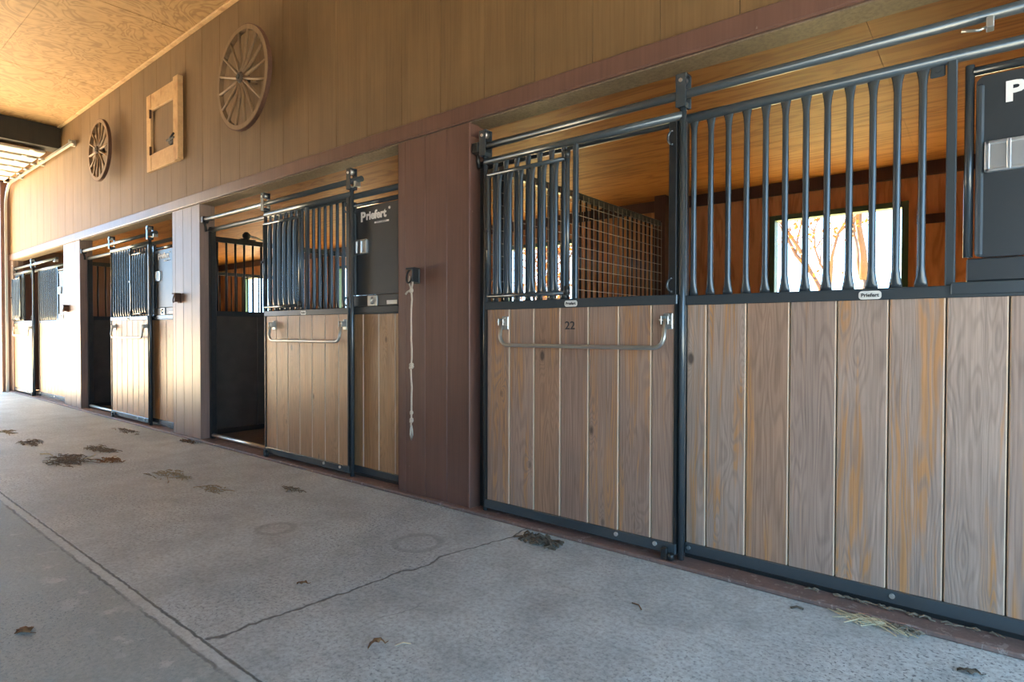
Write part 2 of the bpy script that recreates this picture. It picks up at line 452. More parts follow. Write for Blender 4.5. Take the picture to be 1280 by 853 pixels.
b = MB()
xs = [XL-.1, -11.77, -9.33, -6.89, -4.45, -2.01, .43, XR]
ys = [YF, -4.88, -3.66, -2.44, -1.22, 0.0]
for i in range(len(xs)-1):
    for j in range(len(ys)-1):
        b.box(xs[i]+.0045, xs[i+1]-.0045, ys[j]+.0015, ys[j+1]-.0015, ZC, ZC+.018)
b.box(XL-.1, XR, YF, .16, ZC+.02, ZC+.1)
struct(b.build('ceiling', M['ply']), 'orange swirled plywood aisle ceiling')
b = MB()
for x0, x1 in zip([-15.1, -12.7, -10.26, -7.82, -5.38, -2.94, -.5], [-12.7, -10.26, -7.82, -5.38, -2.94, -.5, 1.4]):
    for y0, y1 in ((.05, 2.47), (2.475, YB)):
        b.box(x0+.001, x1-.001, y0, y1, ZS, ZS+.02)
struct(b.build('ceiling', M['stallply']), 'orange plywood ceiling over the stalls')
# siding above the stalls: tongue sheets 1.22 wide with a shallow groove every 0.2
b = MB(); x = XL
k = 0
while x < XR:
    x1 = min(x+.405, XR)
    b.box(x+.0012, x1-.0012, 0.0, .04, 2.6, ZC, .002); x = x1
b.box(XL, XR, .012, .16, 2.61, ZC)
struct(b.build('wall_back', M['siding']), 'tan upright siding above the stall fronts')
b = MB(); b.box(XL, XR, -.022, 0.0, 2.600, 2.705, .004); b.box(XL, XR, -.018, 0.0, 2.592, 2.600)
struct(b.build('trim_1', M['burgundy']), 'burgundy fascia board above the stall openings')
b = MB(); b.box(XL, XR, 0.0, .17, 2.585, 2.609, .003)
struct(b.build('trim_2', M['soffit']), 'bare brown soffit board over the stall openings')
b = MB(); b.box(XL, XR, -.045, .18, 0.0, .022, .005)
struct(b.build('trim_3', M['sillpaint']), 'worn burgundy sill along the stall fronts')
b = MB(); b.box(-11.65, XR, -.05, 0.0, ZC-.022, ZC, .004)
struct(b.build('trim_4', M['pine']), 'pale moulding where siding meets ceiling')
# pillars
PIL = [(-3.398, -2.668), (-7.39, -6.66), (-11.58, -10.73), (XL, -14.83), (.602, 1.332)]
for n, (p0, p1) in enumerate(PIL):
    b = MB()
    w = p1-p0
    cuts = [p0, p0+.115*w, p0+.40*w, p0+.70*w, p1-.02] if w > .5 else [p0, p1-.02]
    for c0, c1 in zip(cuts[:-1], cuts[1:]):
        b.box(c0+.0012, c1-.0012, 0.0, .02, .0, 2.592, .003)
    b.box(p0+.012, p1-.012, .018, .16, 0, 2.59)
    b.box(p1-.02, p1, -.008, .09, 0, 2.592, .004)      # corner board and jamb
    b.box(p0, p0+.012, 0.0, .09, 0, 2.592, .003)
    struct(b.build('trim_%d' % (5+n), M['burgundy'] if n in (0, 4) else M['faded']))
# opposite wall and the left end
b = MB(); b.box(XL, 1.0, YF-.12, YF, 0, ZC+.1); b.box(1.0, 1.9, YF-.12, YF, 2.6, ZC+.1); b.box(1.9, XR, YF-.12, YF, 0, ZC+.1); struct(b.build('wall_front', M['darkwall']), 'unseen dark wall with an added light doorway opposite the stalls')  # out of view; dark to cut bounce, doorway added to let sky light in
b = MB(); b.box(XL-.12, XL, -.09, YB+.1, 0, ZC+.1); b.box(XL-.12, XL, YF, -5.2, 0, ZC); b.box(XL-.12, XL, YF, 0, 4.14, ZC+.1)
struct(b.build('wall_left', M['burgundy']), 'burgundy end wall with the tall open doorway')
b = MB(); b.box(1.332, XR, .0, .16, 0, 2.6); struct(b.build('wall_right', M['siding']))
b = MB(); b.box(XR, XR+.15, YF-.12, .16, 2.95, ZC+.1); struct(b.build('wall_right', M['darkwall']), 'unseen lintel added to limit light from the open barn end')  # out of view; added to keep sky light off the upper siding
# stall back wall with windows
WIN = [(-1.845, -.606), (-5.65, -4.42), (-9.92, -8.68), (-13.70, -12.40)]
WZ0, WZ1 = .95, 2.462  # hidden lower part of the windows extended down to admit more light
b = MB()
edges = sorted(WIN); px = XL
for w0, w1 in edges:
    b.box(px, w0, YB, YB+.1, 0, ZS+.1); b.box(w0, w1, YB, YB+.1, 0, WZ0); b.box(w0, w1, YB, YB+.1, WZ1, ZS+.1); px = w1
b.box(px, 1.45, YB, YB+.1, 0, ZS+.1)
b.box(1.332, 1.45, .16, YB+.1, 0, ZS+.1)
struct(b.build('wall_back', M['stallwall']), 'orange brown back wall inside the stalls')
b = MB(); b.box(XL, 1.33, YB-.05, YB, 2.70, ZS, .004); struct(b.build('trim_10', M['beam']), 'dark brown beam under the stall ceiling')
for n, (w0, w1) in enumerate(WIN):
    b = MB(); t = .036
    b.box(w0-.02, w0+t, YB-.02, YB+.11, WZ0-.02, WZ1+.02, .004); b.box(w1-t, w1+.02, YB-.02, YB+.11, WZ0-.02, WZ1+.02, .004)
    b.box(w0+t, w1-t, YB-.02, YB+.11, WZ1-t, WZ1+.02, .004); b.box(w0+t, w1-t, YB-.02, YB+.11, WZ0-.02, WZ0+t, .004)
    wf = struct(b.build('window_%d' % (n+1), M['green']))
    b = MB(); b.box(w0+t, w1-t, YB+.05, YB+.056, WZ0+t, WZ1-t); b.build('pane', M['glass'], wf)
b = MB(); b.box(-.52, -.30, YB-.03, YB, 2.24, 2.33, .004); struct(b.build('trim_11', M['beam']), 'short dark batten beside the stall window')
# yard outside
b = MB(); b.box(XL-.2, 40, YB+.12, 60, -.3, -.06); struct(b.build('ground', M['grass']), 'pale autumn yard behind the barn')
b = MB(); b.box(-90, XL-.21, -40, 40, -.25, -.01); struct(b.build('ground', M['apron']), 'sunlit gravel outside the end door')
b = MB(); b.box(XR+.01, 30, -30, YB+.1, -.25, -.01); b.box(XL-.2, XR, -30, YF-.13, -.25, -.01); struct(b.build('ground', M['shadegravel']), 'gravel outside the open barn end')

# ------------------------------------------------------------------ stall parts
def bar_mesh(mb, x, y, z0, z1, r=.0145, w=.025, fl=.085):
    prof = [(0, w, .006), (.25, w*.92, .007), (.55, r*1.25, r*.8), (1.0, r, r)]
    rows = [(z0+t*fl, a, c) for t, a, c in prof] + [(z1-t*fl, a, c) for t, a, c in reversed(prof)]
    rings = [[(x+a*math.cos(2*PI*k/10), y+c*math.sin(2*PI*k/10), z) for k in range(10)] for z, a, c in rows]
    mb.rings(rings)
def rrect(x0, x1, z0, z1, r, n=4):
    pts = []
    for cx, cz, a0 in ((x1-r, z1-r, 0), (x0+r, z1-r, 90), (x0+r, z0+r, 180), (x1-r, z0+r, 270)):
        for k in range(n+1):
            a = math.radians(a0+90*k/n); pts.append((cx+r*math.cos(a), cz+r*math.sin(a)))
    return pts
def planks(mb, edges, y0, y1, z0, z1, gap=.009, ch=.006):
    for a, c in zip(edges[:-1], edges[1:]):
        x0, x1 = a+gap*.25, c-gap*.25
        pts = [(x0, y1), (x0, y0+ch), (x0+ch*.8, y0), (x1-ch*.8, y0), (x1, y0+ch), (x1, y1)]
        lo = [mb.bm.verts.new((x, y, z0)) for x, y in pts]; hi = [mb.bm.verts.new((x, y, z1)) for x, y in pts]
        mb.bm.faces.new(lo); mb.bm.faces.new(hi)
        for i in range(len(pts)):
            j = (i+1) % len(pts); mb.bm.faces.new((lo[i], lo[j], hi[j], hi[i]))
def badge(parent, origin, x, y, z, w=.085, h=.036):
    p = MB(); p.poly(rrect(x-w/2, x+w/2, z-h/2, z+h/2, .013), y-.004, y)
    o = p.build('name_badge', M['badge'], parent, origin)
    o['label'] = 'small white badge with dark lettering'
    text_mesh('badge_lettering', 'Priefert', .022, x, y-.0045, z-.007, M['ink'], o, origin, bold=.0006, extr=.0008, align='CENTER')

TRACK_LABEL = ['slate tube above the nearest door and bars, ending in a silver stop at upper right',
               'tube the half open tan door hangs from, left of the hanging rope',
               'shining tube over the doorway second from the far end', 'farthest shining tube over the closed pale door at left']
GUIDE_LABEL = ['small dark block on the sill at bottom right of door 22', 'small dark block on the sill at bottom left of the half open tan door',
               'small block on the sill under the door second from the far end', 'farthest small block on the sill at left end']
def make_front(i, label, stop_x, bar_seen=True):
    ox = OX[i]; O = (-.3, .1, .022)
    t = thing('stall_front', label, 'stall front', (ox-.3, .1, .022), 'fixed steel and plank stall fronts')
    def P(mb, name, mat, par=t): return mb.build(name, mat, par, O)
    p = MB(); p.box(-2.662, -2.605, .085, .145, .022, 2.345, .006); P(p, 'jamb_post', M['steeldark'])
    p = MB(); p.tube([(-2.655, .1, 2.312), (.60, .1, 2.312)], .0245, 14); P(p, 'top_rail', M['steelrail'])
    O2 = (-1.25, .03, 2.416)
    tr = thing('door_track', TRACK_LABEL[i], 'door track', (ox-1.25, .03, 2.416), 'overhead tubes the stall doors hang from')
    p = MB(); p.tube([(-2.60, .03, 2.416), (.13, .03, 2.416)], .0225, 14); p.build('rail', M['steelrail'], tr, O2)
    p = MB()
    p.box(-2.662, -2.60, .0, .066, 2.378, 2.448, .006); p.tube([(-2.63, .03, 2.40), (-2.645, .05, 2.34), (-2.635, .052, 2.29)], .013, 8)
    p.build('track_bracket', M['steeldark'], tr, O2)
    p = MB(); p.box(stop_x, stop_x+.024, .004, .056, 2.360, 2.402, .003)
    p.tube([(stop_x, .02, 2.368), (stop_x-.02, .012, 2.360), (stop_x-.075, .012, 2.372)], .006, 8)
    p.build('track_stop', M['galv'], tr, O2)
    p = MB(); p.tube([(-2.60, .10, .06), (-1.27, .10, .06)], .020, 10); P(p, 'threshold_bar', M['galv'])['label'] = 'worn silver threshold bar'
    p = MB(); p.box(-1.272, -1.215, .08, .12, .022, 2.31, .005); P(p, 'middle_post', M['steeldark'])
    p = MB(); p.box(-1.215, .60, .075, .125, 1.341, 1.391, .004); mr = P(p, 'middle_rail', M['steel'])
    badge(mr, O, -.388, .075, 1.362)
    p = MB(); p.box(-.108, .60, .066, .100, 1.352, 1.402, .004); P(p, 'feed_ledge', M['steel'])
    p = MB(); p.box(-1.215, .60, .075, .125, .043, .102, .004); kr = P(p, 'kick_rail', M['steel'])
    for bx in (-1.19, -.295):
        p = MB(); p.disc((bx, .075, .078), (0, -1, 0), .011, .006, 10); p.build('bolt', M['bright'], kr, O)
    p = MB(); p.box(-1.215, .60, .088, .12, .022, .043); P(p, 'kick_strip', M['steeldark'])
    p = MB(); planks(p, [-1.213]+[-1.106+.1968*k for k in range(9)]+[.60], .085, .118, .10, 1.343)
    P(p, 'plank_panel', M['plank'] if i == 0 else M['planktan'])
    p = MB(); p.box(-1.21, .60, .112, .122, .10, 1.343); P(p, 'backing_sheet', M['tongue'])
    for k in range(12):
        p = MB(); bar_mesh(p, -1.184+.0886*k, .1, 1.388, 2.306); P(p, 'bar', M['steel'])
    p = MB(); p.box(-.129, -.095, .083, .117, 1.39, 2.308, .005); P(p, 'hatch_post', M['steel'])
    p = MB(); p.box(-.185, -.135, .095, .105, 2.245, 2.31, .004); p.disc((-.16, .095, 2.272), (0, -1, 0), .011, .006, 10); P(p, 'rail_tab', M['steel'])
    # feed door
    fd = MB()
    fd.tube([(-.056, .10, 1.50), (-.056, .10, 2.262)], .016, 10)
    fd.tube([(.562, .10, 1.50), (.562, .10, 2.262)], .016, 10)
    fd.tube([(-.045, .10, 2.235), (.56, .10, 2.235)], .018, 10)
    f = P(fd, 'feed_door', M['steel'])
    p = MB(); p.poly(rrect(-.036, .545, 1.497, 2.205, .03), .082, .11); p.build('door_sheet', M['box'], f, O)
    p = MB(); p.box(-.060, .566, .078, .36, 1.402, 1.494, .006); p.build('feed_tub', M['box'], f, O)
    p = MB(); p.box(-.034, -.010, .070, .088, 1.50, 2.175, .008); p.build('edge_strip', M['steel'], f, O)
    p = MB()
    z0, z1, x0, x1 = 1.825, 1.945, -.008, .138
    p.poly(rrect(x0, x1, z0, z1, .012), .072, .084)
    p.box(x0, x1, .064, .074, z0, z0+.014, .003); p.box(x0, x1, .064, .074, z1-.014, z1, .003)
    p.box(x0, x0+.016, .064, .074, z0, z1, .003); p.box(x1-.016, x1, .064, .074, z0, z1, .003); p.box(x0+.066, x0+.080, .062, .074, z0, z1, .003)
    la = p.build('latch', M['bright'], f, O); la['label'] = 'silver paddle latch'
    p = MB(); p.box(.15, .27, .068, .08, 1.405, 1.488, .003); p.tube([(.21, .068, 1.475), (.205, .052, 1.45), (.21, .066, 1.42)], .008, 8)
    p.build('tub_latch', M['galv'], f, O)
    lg = MB(); lg.box(.225, .40, .0795, .082, 2.058, 2.071); lgo = lg.build('logo', M['white'], f, O); lgo['label'] = 'white maker lettering on the sheet'
    def add_text(body, size, x, z, bold, sx=1.0, m=M['white'], y=.0795):
        tmp = text_mesh('logo', body, size, x, y, z, m, f, O, bold=bold, extr=.001, sx=sx)
        bm = bmesh.new(); bm.from_mesh(lgo.data); bm.from_mesh(tmp.data); bm.to_mesh(lgo.data); bm.free()
        me = tmp.data; bpy.data.objects.remove(tmp); bpy.data.meshes.remove(me)
    add_text('P', .105, .050, 2.090, .004, 1.15); add_text('riefert', .092, .120, 2.098, .0035, 1.06); add_text('\u00ae', .03, .398, 2.15, .0)
    ap = text_mesh('logo_tagline', 'RANCH EQUIPMENT', .0115, .3125, .0788, 2.0605, M['ink'], lgo, O, extr=.0006, align='CENTER', sx=1.2)
    if i:
        p = MB(); p.box(.38, .50, .075, .079, 1.415, 1.445); p.build('label_plate', M['badge'], f, O)
    # floor guide that keeps the door in
    p = MB(); p.box(-1.30, -1.265, -.030, -.003, .022, .085, .006); p.disc((-1.245, -.022, .03), (0, 0, 1), .016, .03, 10)
    go = p.build('door_guide', M['steeldark'], None, (-1.28, -.01, .022)); go.location.x += ox
    tag(go, GUIDE_LABEL[i], 'door guide', 'floor guides of the stall doors')
    return t

def make_door(i, slide, label, closed_gate=False, number=None):
    ox = OX[i]+slide; O = (-1.885, .03, .022)
    t = thing('sliding_stall_door', label, 'stall door', (ox-1.885, .03, .022), 'sliding plank and bar stall doors')
    def P(mb, name, mat, par=t): return mb.build(name, mat, par, O)
    for x, r in ((-2.560, .0155), (-1.214, .0175)):
        p = MB(); p.tube([(x, .03, .024), (x, .03, 2.37)], r, 12); P(p, 'stile', M['steel'])
        p = MB(); p.box(x-.0285, x+.0285, -.006, .0, 2.345, 2.513, .004); p.box(x-.0285, x+.0285, .058, .064, 2.345, 2.513, .003); p.box(x-.0285, x+.0285, -.004, .062, 2.505, 2.513)
        p.box(x-.0285, x-.0245, -.004, .062, 2.47, 2.51); p.box(x-.02, x+.02, .0, .06, 2.345, 2.372)
        h = P(p, 'hanger', M['steel'])
        p = MB(); p.disc((x, .012, 2.486), (0, 1, 0), .018, .036, 14); p.build('roller', M['bright'], h, O)
        p = MB(); p.disc((x, -.006, 2.478), (0, -1, 0), .010, .006, 10); p.build('bolt', M['bright'], h, O)
    p = MB(); p.tube([(-2.56, .03, 2.312), (-1.214, .03, 2.312)], .0225, 14); P(p, 'top_rail', M['steelrail'])
    p = MB(); p.box(-2.548, -1.232, .004, .056, 1.343, 1.395, .004); mr = P(p, 'middle_rail', M['steel'])
    badge(mr, O, -1.876, .004, 1.366)
    p = MB(); p.box(-2.548, -1.232, .004, .056, .047, .106, .004); br = P(p, 'bottom_rail', M['steel'])
    for bx in (-1.575, -1.345):
        p = MB(); p.disc((bx, .004, .085), (0, -1, 0), .012, .007, 12); p.build('bolt', M['bright'], br, O)
    for x in (-2.540, -1.240):
        p = MB(); p.box(x-.006, x+.006, .006, .054, .10, 1.345); P(p, 'panel_edge', M['steeldark'])
    p = MB(); planks(p, [-2.534]+[-2.343+.1935*k for k in range(6)]+[-1.246], .014, .046, .104, 1.345)
    pp = P(p, 'plank_panel', M['plankdoor'] if i == 0 else M['planktan'])
    if number:
        text_mesh('number', number, .066, -1.925, .0135, 1.217, M['ink'], pp, O, bold=.0007, extr=.0008, sx=1.08)['label'] = 'dark stencilled number'
    p = MB(); p.box(-2.534, -1.246, .04, .05, .104, 1.345); P(p, 'backing_sheet', M['tongue'])
    for k in range(7):
        p = MB(); bar_mesh(p, -2.478+.0886*k, .032, 1.392, 2.306); P(p, 'bar', M['steel'])
    p = MB(); p.box(-1.878, -1.850, .018, .046, 1.393, 2.305, .004); P(p, 'hinge_post', M['steel'])
    p = MB(); p.box(-1.290, -1.246, .026, .05, 1.393, 2.305, .004); lp = P(p, 'latch_post', M['steeldark'])
    for z in (1.445, 2.205):
        p = MB(); p.tube([(-1.262+.028*math.cos(a), .014, z+.036*math.sin(a)) for a in [PI*.5+PI*k/8 for k in range(9)]], .006, 8)
        p.build('catch_loop', M['steel'], lp, O)
    # yoke gate: folded back over the bars, or closed across the gap
    if closed_gate: g0, g1, gy, hx = -1.842, -1.30, .03, -1.842
    else: g0, g1, gy, hx = -2.492, -1.898, -.022, -1.886
    p = MB()
    p.tube([(g0, gy, 2.205), (g1, gy, 2.205)], .013, 10); p.tube([(g0, gy, 1.428), (g1, gy, 1.428)], .013, 10)
    p.tube([(g0, gy, 1.42), (g0, gy, 2.21)], .012, 10); p.tube([(hx, gy, 1.41), (hx, gy, 2.25)], .014, 10)
    yg = P(p, 'yoke_gate', M['steel'])
    for k in range(6):
        p = MB(); bar_mesh(p, g0+.093+.0862*k if not closed_gate else g0+.075+.078*k, gy, 1.432, 2.20); p.build('gate_bar', M['steel'], yg, O)
    p = MB(); lx = g0-.006
    p.box(lx-.012, lx+.016, gy-.012, gy+.012, 1.72, 1.86, .004); p.disc((lx, gy-.012, 1.85), (0, -1, 0), .012, .014, 8); p.build('gate_latch', M['steeldark'] if not closed_gate else M['galv'], yg, O)
    for z in (1.44, 2.225):
        p = MB(); p.tube([(hx, gy-.004, z-.025), (hx, gy-.004, z+.025)], .019, 10); p.build('hinge', M['steeldark'], yg, O)
    # pull bar
    zb = 1.118; pts = [(-2.375, -.028, 1.262), (-2.375, -.040, 1.18)]
    for k in range(6):
        a = PI+PI/2*k/5; pts.append((-2.315+.06*math.cos(a), -.042, zb+.06+.06*math.sin(a)))
    for k in range(6):
        a = 1.5*PI+PI/2*k/5; pts.append((-1.341+.06*math.cos(a), -.042, zb+.06+.06*math.sin(a)))
    pts += [(-1.281, -.040, 1.18), (-1.281, -.028, 1.262)]
    p = MB(); p.tube(pts, .0115, 10); h = P(p, 'pull_bar', M['galv']); h['label'] = 'galvanized swinging pull bar'
    for x in (-2.375, -1.281):
        p = MB(); p.box(x-.026, x+.026, .006, .015, 1.215, 1.300, .004)
        p.box(x-.022, x-.015, -.04, .01, 1.24, 1.285, .002); p.box(x+.015, x+.022, -.04, .01, 1.24, 1.285, .002)
        p.tube([(x-.03, -.028, 1.263), (x+.03, -.028, 1.263)], .007, 8); p.disc((x, .006, 1.29), (0, -1, 0), .008, .008, 8)
        p.build('handle_bracket', M['galv'], h, O)
    return t

FRONT_LABEL = ['nearest fixed stall front, weathered grey boards under a row of twelve bars',
               'fixed stall front behind the half open door left of the hanging rope',
               '',
               'farthest stall front at the left end of the aisle, washed pale by daylight']
FRONT_LABEL[2] = 'fixed stall front second from the far end, its black feed door shining white'
DOOR_LABEL = ['nearest sliding stall door numbered 22, closed, weathered brown boards and folded bar gate',
              'sliding stall door of tan boards pushed half open, left of the hanging rope',
              'sliding stall door pushed half open with its bar gate shut, second from far end',
              'farthest sliding stall door, closed, washed pale at the left end of the aisle']
for i in range(4):
    make_front(i, FRONT_LABEL[i], [-.008, .06, .10, .06][i])
make_door(0, 0.0, DOOR_LABEL[0], number='22')
make_door(1, 1.215, DOOR_LABEL[1])
make_door(2, 1.15, DOOR_LABEL[2], closed_gate=True)
make_door(3, -.14, DOOR_LABEL[3])

# ------------------------------------------------------------------ partitions between stalls
def partition(x, z_top, label, mesh=False):
    O = (x, 2.08, -.01)
    t = thing('stall_partition', label, 'stall partition', O, 'partitions between stalls')
    y0, y1 = .20, 3.68 if mesh else 3.95
    p = MB()
    for k in range(6):
        a = y0+(y1-y0)*k/6; c = y0+(y1-y0)*(k+1)/6
        p.box(x-.02, x+.02, a+.004, c-.004, .05, 1.40, .004)
    p.build('lower_panel', M['rubber'], t, O)
    for z, nm in ((.03, 'bottom_rail'), (1.42, 'middle_rail'), (z_top, 'top_rail')):
        p = MB(); p.box(x-.025, x+.025, y0, y1, z-.04 if z > .1 else -.01, z+.02 if z > .1 else .05, .004); p.build(nm, M['steeldark'], t, O)
    n = int((y1-y0)/.105)
    for k in range(n):
        p = MB(); yy = y0+.04+(y1-y0-.08)*k/(n-1); p.tube([(x, yy, 1.43), (x, yy, z_top-.03)], .0125, 6); p.build('bar', M['steeldark'], t, O)
    if mesh:
        p = MB()
        xx = x+.032
        yy = y0
        while yy <= y1+.001: p.tube([(xx, yy, 1.40), (xx, yy, z_top)], .0025, 4, square=True); yy += (y1-y0)/36
        zz = 1.40
        while zz <= z_top+.001: p.tube([(xx+.004, y0, zz), (xx+.004, y1, zz)], .0025, 4, square=True); zz += (z_top-1.40)/10.98
        p.build('wire_mesh', M['wire'], t, O)
    return t
partition(-3.03, 2.50, 'barred partition with pale wire mesh left of the nearest stall', True)
partition(-7.03, 2.29, 'black partition with dark bars seen through the half open tan door')
partition(-11.16, 2.29, 'black partition with bars inside the doorway second from the far end')
O = (-7.03, .70, 2.31); t = thing('partition_fitting', 'small dark metal fitting on top of the partition inside the open doorway', 'metal fitting', O)
p = MB(); p.box(-7.07, -6.99, .62, .80, 2.31, 2.322, .003); p.build('plate', M['black'], t, O)
p = MB(); p.tube([(-7.03, .70, 2.322), (-7.03, .70, 2.35), (-7.03, .70, 2.38), (-7.03, .70, 2.41)], [.03, .045, .045, .02], 12); p.build('body', M['black'], t, O)
p = MB(); p.tube([(-7.03, .70, 2.37), (-7.03, .82, 2.36), (-7.03, .92, 2.325)], .012, 8); p.build('arm', M['galv'], t, O)
b = MB(); b.box(-3.10, -2.96, 3.70, 4.0, -.01, ZS, .005); struct(b.build('trim_12', M['beam']), 'dark brown corner post in the nearest stall')

# ------------------------------------------------------------------ things on the siding
def wagon_wheel(cx, cz, r, ns, label, rot):
    y = -.135; O = (cx, 0, cz)
    t = thing('wagon_wheel', label, 'wagon wheel', O, 'wagon wheels on the siding')
    ro, ri = r, r-.042
    sg = 48
    p = MB()
    prof = [(ro, y-.022), (ro, y+.022), (ri, y+.022), (ri, y-.022), (ro, y-.022)]
    bm = p.bm
    vv = [[bm.verts.new((cx+q*math.cos(2*PI*k/sg), yy, cz+q*math.sin(2*PI*k/sg))) for q, yy in prof[:4]] for k in range(sg)]
    for k in range(sg):
        a, c = vv[k], vv[(k+1) % sg]
        for j in range(4): bm.faces.new((a[j], a[(j+1) % 4], c[(j+1) % 4], c[j]))
    p.build('rim', M['wheel'], t, O)
    p = MB()
    prof2 = [(ro+.008, y-.018), (ro+.008, y+.018), (ro, y+.018), (ro, y-.018)]
    vv = [[p.bm.verts.new((cx+q*math.cos(2*PI*k/sg), yy, cz+q*math.sin(2*PI*k/sg))) for q, yy in prof2] for k in range(sg)]
    for k in range(sg):
        a, c = vv[k], vv[(k+1) % sg]
        for j in range(4): p.bm.faces.new((a[j], a[(j+1) % 4], c[(j+1) % 4], c[j]))
    p.build('iron_tyre', M['rust'], t, O)
    p = MB(); p.tube([(cx, y+.055, cz), (cx, y+.04, cz), (cx, y+.01, cz), (cx, y-.02, cz), (cx, y-.035, cz), (cx, y-.048, cz)], [.035, .05, .058, .058, .045, .04], 18)
    h = p.build('hub', M['hub'], t, O)
    p = MB(); p.tube([(cx, y-.047, cz), (cx, y-.054, cz)], [.026, .022], 12); p.build('hub_bore', M['black'], h, O)
    p = MB(); p.tube([(cx, y+.05, cz), (cx, -.004, cz)], .014, 8); p.build('axle_stub', M['wheel'], t, O)
    for k in range(ns):
        a = rot+2*PI*k/ns; d = Vector((math.cos(a), 0, math.sin(a)))
        c0 = Vector((cx, y-.01, cz))
        p = MB(); p.tube([c0+d*.05, c0+d*.12, c0+d*(ri*.7), c0+d*(ri+.005)], [.019, .017, .0125, .014], 8); p.build('spoke', M['wheel'], t, O)
    return t
wagon_wheel(-5.435, 3.57, .475, 16, 'larger wooden wagon wheel hung on siding right of the pine frame', .12)
wagon_wheel(-9.37, 3.65, .405, 14, 'smaller wooden wagon wheel hung on siding left of the pine frame', .05)
# pine hatch frame
O = (-7.55, 0, 3.14)
t = thing('wooden_hatch', 'small pine hatch frame with dark iron latch on the siding between the wheels', 'wooden hatch', O)
x0, x1, z0, z1 = -8.03, -7.07, 3.145, 4.07
for (a, c, d, e, nm, th) in ((x0, x0+.13, z0, z1, 'stile', .035), (x1-.125, x1, z0-.005, z1+.01, 'stile', .06), (x0+.131, x1-.126, z1-.20, z1, 'rail', .032), (x0+.131, x1-.126, z0, z0+.20, 'rail', .032)):
    p = MB(); p.box(a, c, -th, 0, d, e, .004); p.build(nm, M['pine'], t, O)
p = MB(); p.box(x0+.13, x1-.125, -.008, 0, z0+.2, z1-.2); p.build('inset_board', M['siding'], t, O)
for z in (z0+.24, z1-.24):
    p = MB(); p.box(x0+.10, x0+.15, -.041, -.03, z-.05, z+.05, .003); p.tube([(x0+.128, -.043, z-.05), (x0+.128, -.043, z+.05)], .008, 8); p.build('hinge', M['rust'], t, O)
p = MB(); p.box(x1-.30, x1-.09, -.068, -.058, z0+.24, z0+.265, .003); p.disc((x1-.27, -.008, z0+.25), (0, -1, 0), .045, .03, 10); p.disc((x1-.2, -.008, z0+.23), (0, -1, 0), .03, .04, 8)
p.tube([(x1-.27, -.03, z0+.25), (x1-.2, -.066, z0+.26), (x1-.08, -.072, z0+.29)], .012, 8); p.build('latch', M['black'], t, O)
# tie ring and rope on the nearest pillar
def tie(x, z, label, mat, loop=True):
    O = (x, 0, z); t = thing('tie_bracket', label, 'tie bracket', O, 'tie brackets on the pillars')
    p = MB(); p.box(x-.035, x+.045, -.012, 0, z-.055, z+.055, .004); p.build('plate', mat, t, O)
    p = MB(); p.box(x-.03, x+.055, -.075, -.01, z+.045, z+.057, .004); p.box(x+.03, x+.042, -.07, -.01, z-.045, z+.05, .003); p.build('hook', mat, t, O)
    p = MB(); p.tube([(x-.012+.032*math.cos(a), -.05+.012*math.sin(a), z+.0+.05*math.sin(a)) for a in [2*PI*k/18 for k in range(19)]], .0065, 8); p.build('ring', M['black'] if loop else mat, t, O)
tie(-3.20, 1.60, 'dark metal tie bracket holding the hanging rope on the burgundy pillar', M['steeldark'])
tie(-7.20, 1.58, 'rusty tie bracket on the pillar left of the half open tan door', M['rust'], False)
tie(-11.36, 1.56, 'rusty tie bracket on the farthest whitish pillar', M['rust'], False)
O = (-3.2, -.05, .40); t = thing('tie_rope', 'thin pale knotted rope hanging down the burgundy pillar', 'rope', O)
pts = [(-3.200+.004*math.sin(k*1.3), -.045+.003*math.sin(k*2.1), 1.50-(1.50-.52)*k/14) for k in range(15)]
p = MB(); p.tube(pts, .0062, 8)
p.tube([(-3.2, -.045, 1.50), (-3.22, -.05, 1.555), (-3.212, -.05, 1.60)], .006, 6); p.tube([(-3.2, -.045, 1.50), (-3.18, -.05, 1.55), (-3.186, -.05, 1.58)], .006, 6)
p.tube([(-3.2, -.045, 1.50), (-3.235, -.05, 1.488), (-3.255, -.05, 1.47)], .007, 6); p.build('cord', M['rope'], t, O)
def knot(z, r):
    p = MB()
    for q in range(3):
        a0 = q*1.1; p.tube([(-3.2+r*math.cos(a)*(.8 if q else 1), -.045+r*.7*math.sin(a), z+(q-1)*r*.7+r*.5*math.sin(a+a0)) for a in [2*PI*k/12 for k in range(13)]], .0075, 6)
    p.build('knot', M['rope'], t, O)
for z, r in ((1.495, .009), (.955, .014), (.62, .007), (.565, .010)): knot(z, r)
p = MB(); p.tube([(-3.2, -.045, .53), (-3.208, -.045, .50), (-3.212, -.045, .46), (-3.2, -.045, .425), (-3.188, -.045, .46), (-3.192, -.045, .50), (-3.2, -.045, .53)], .0055, 6)
p.build('snap_hook', M['galv'], t, O)

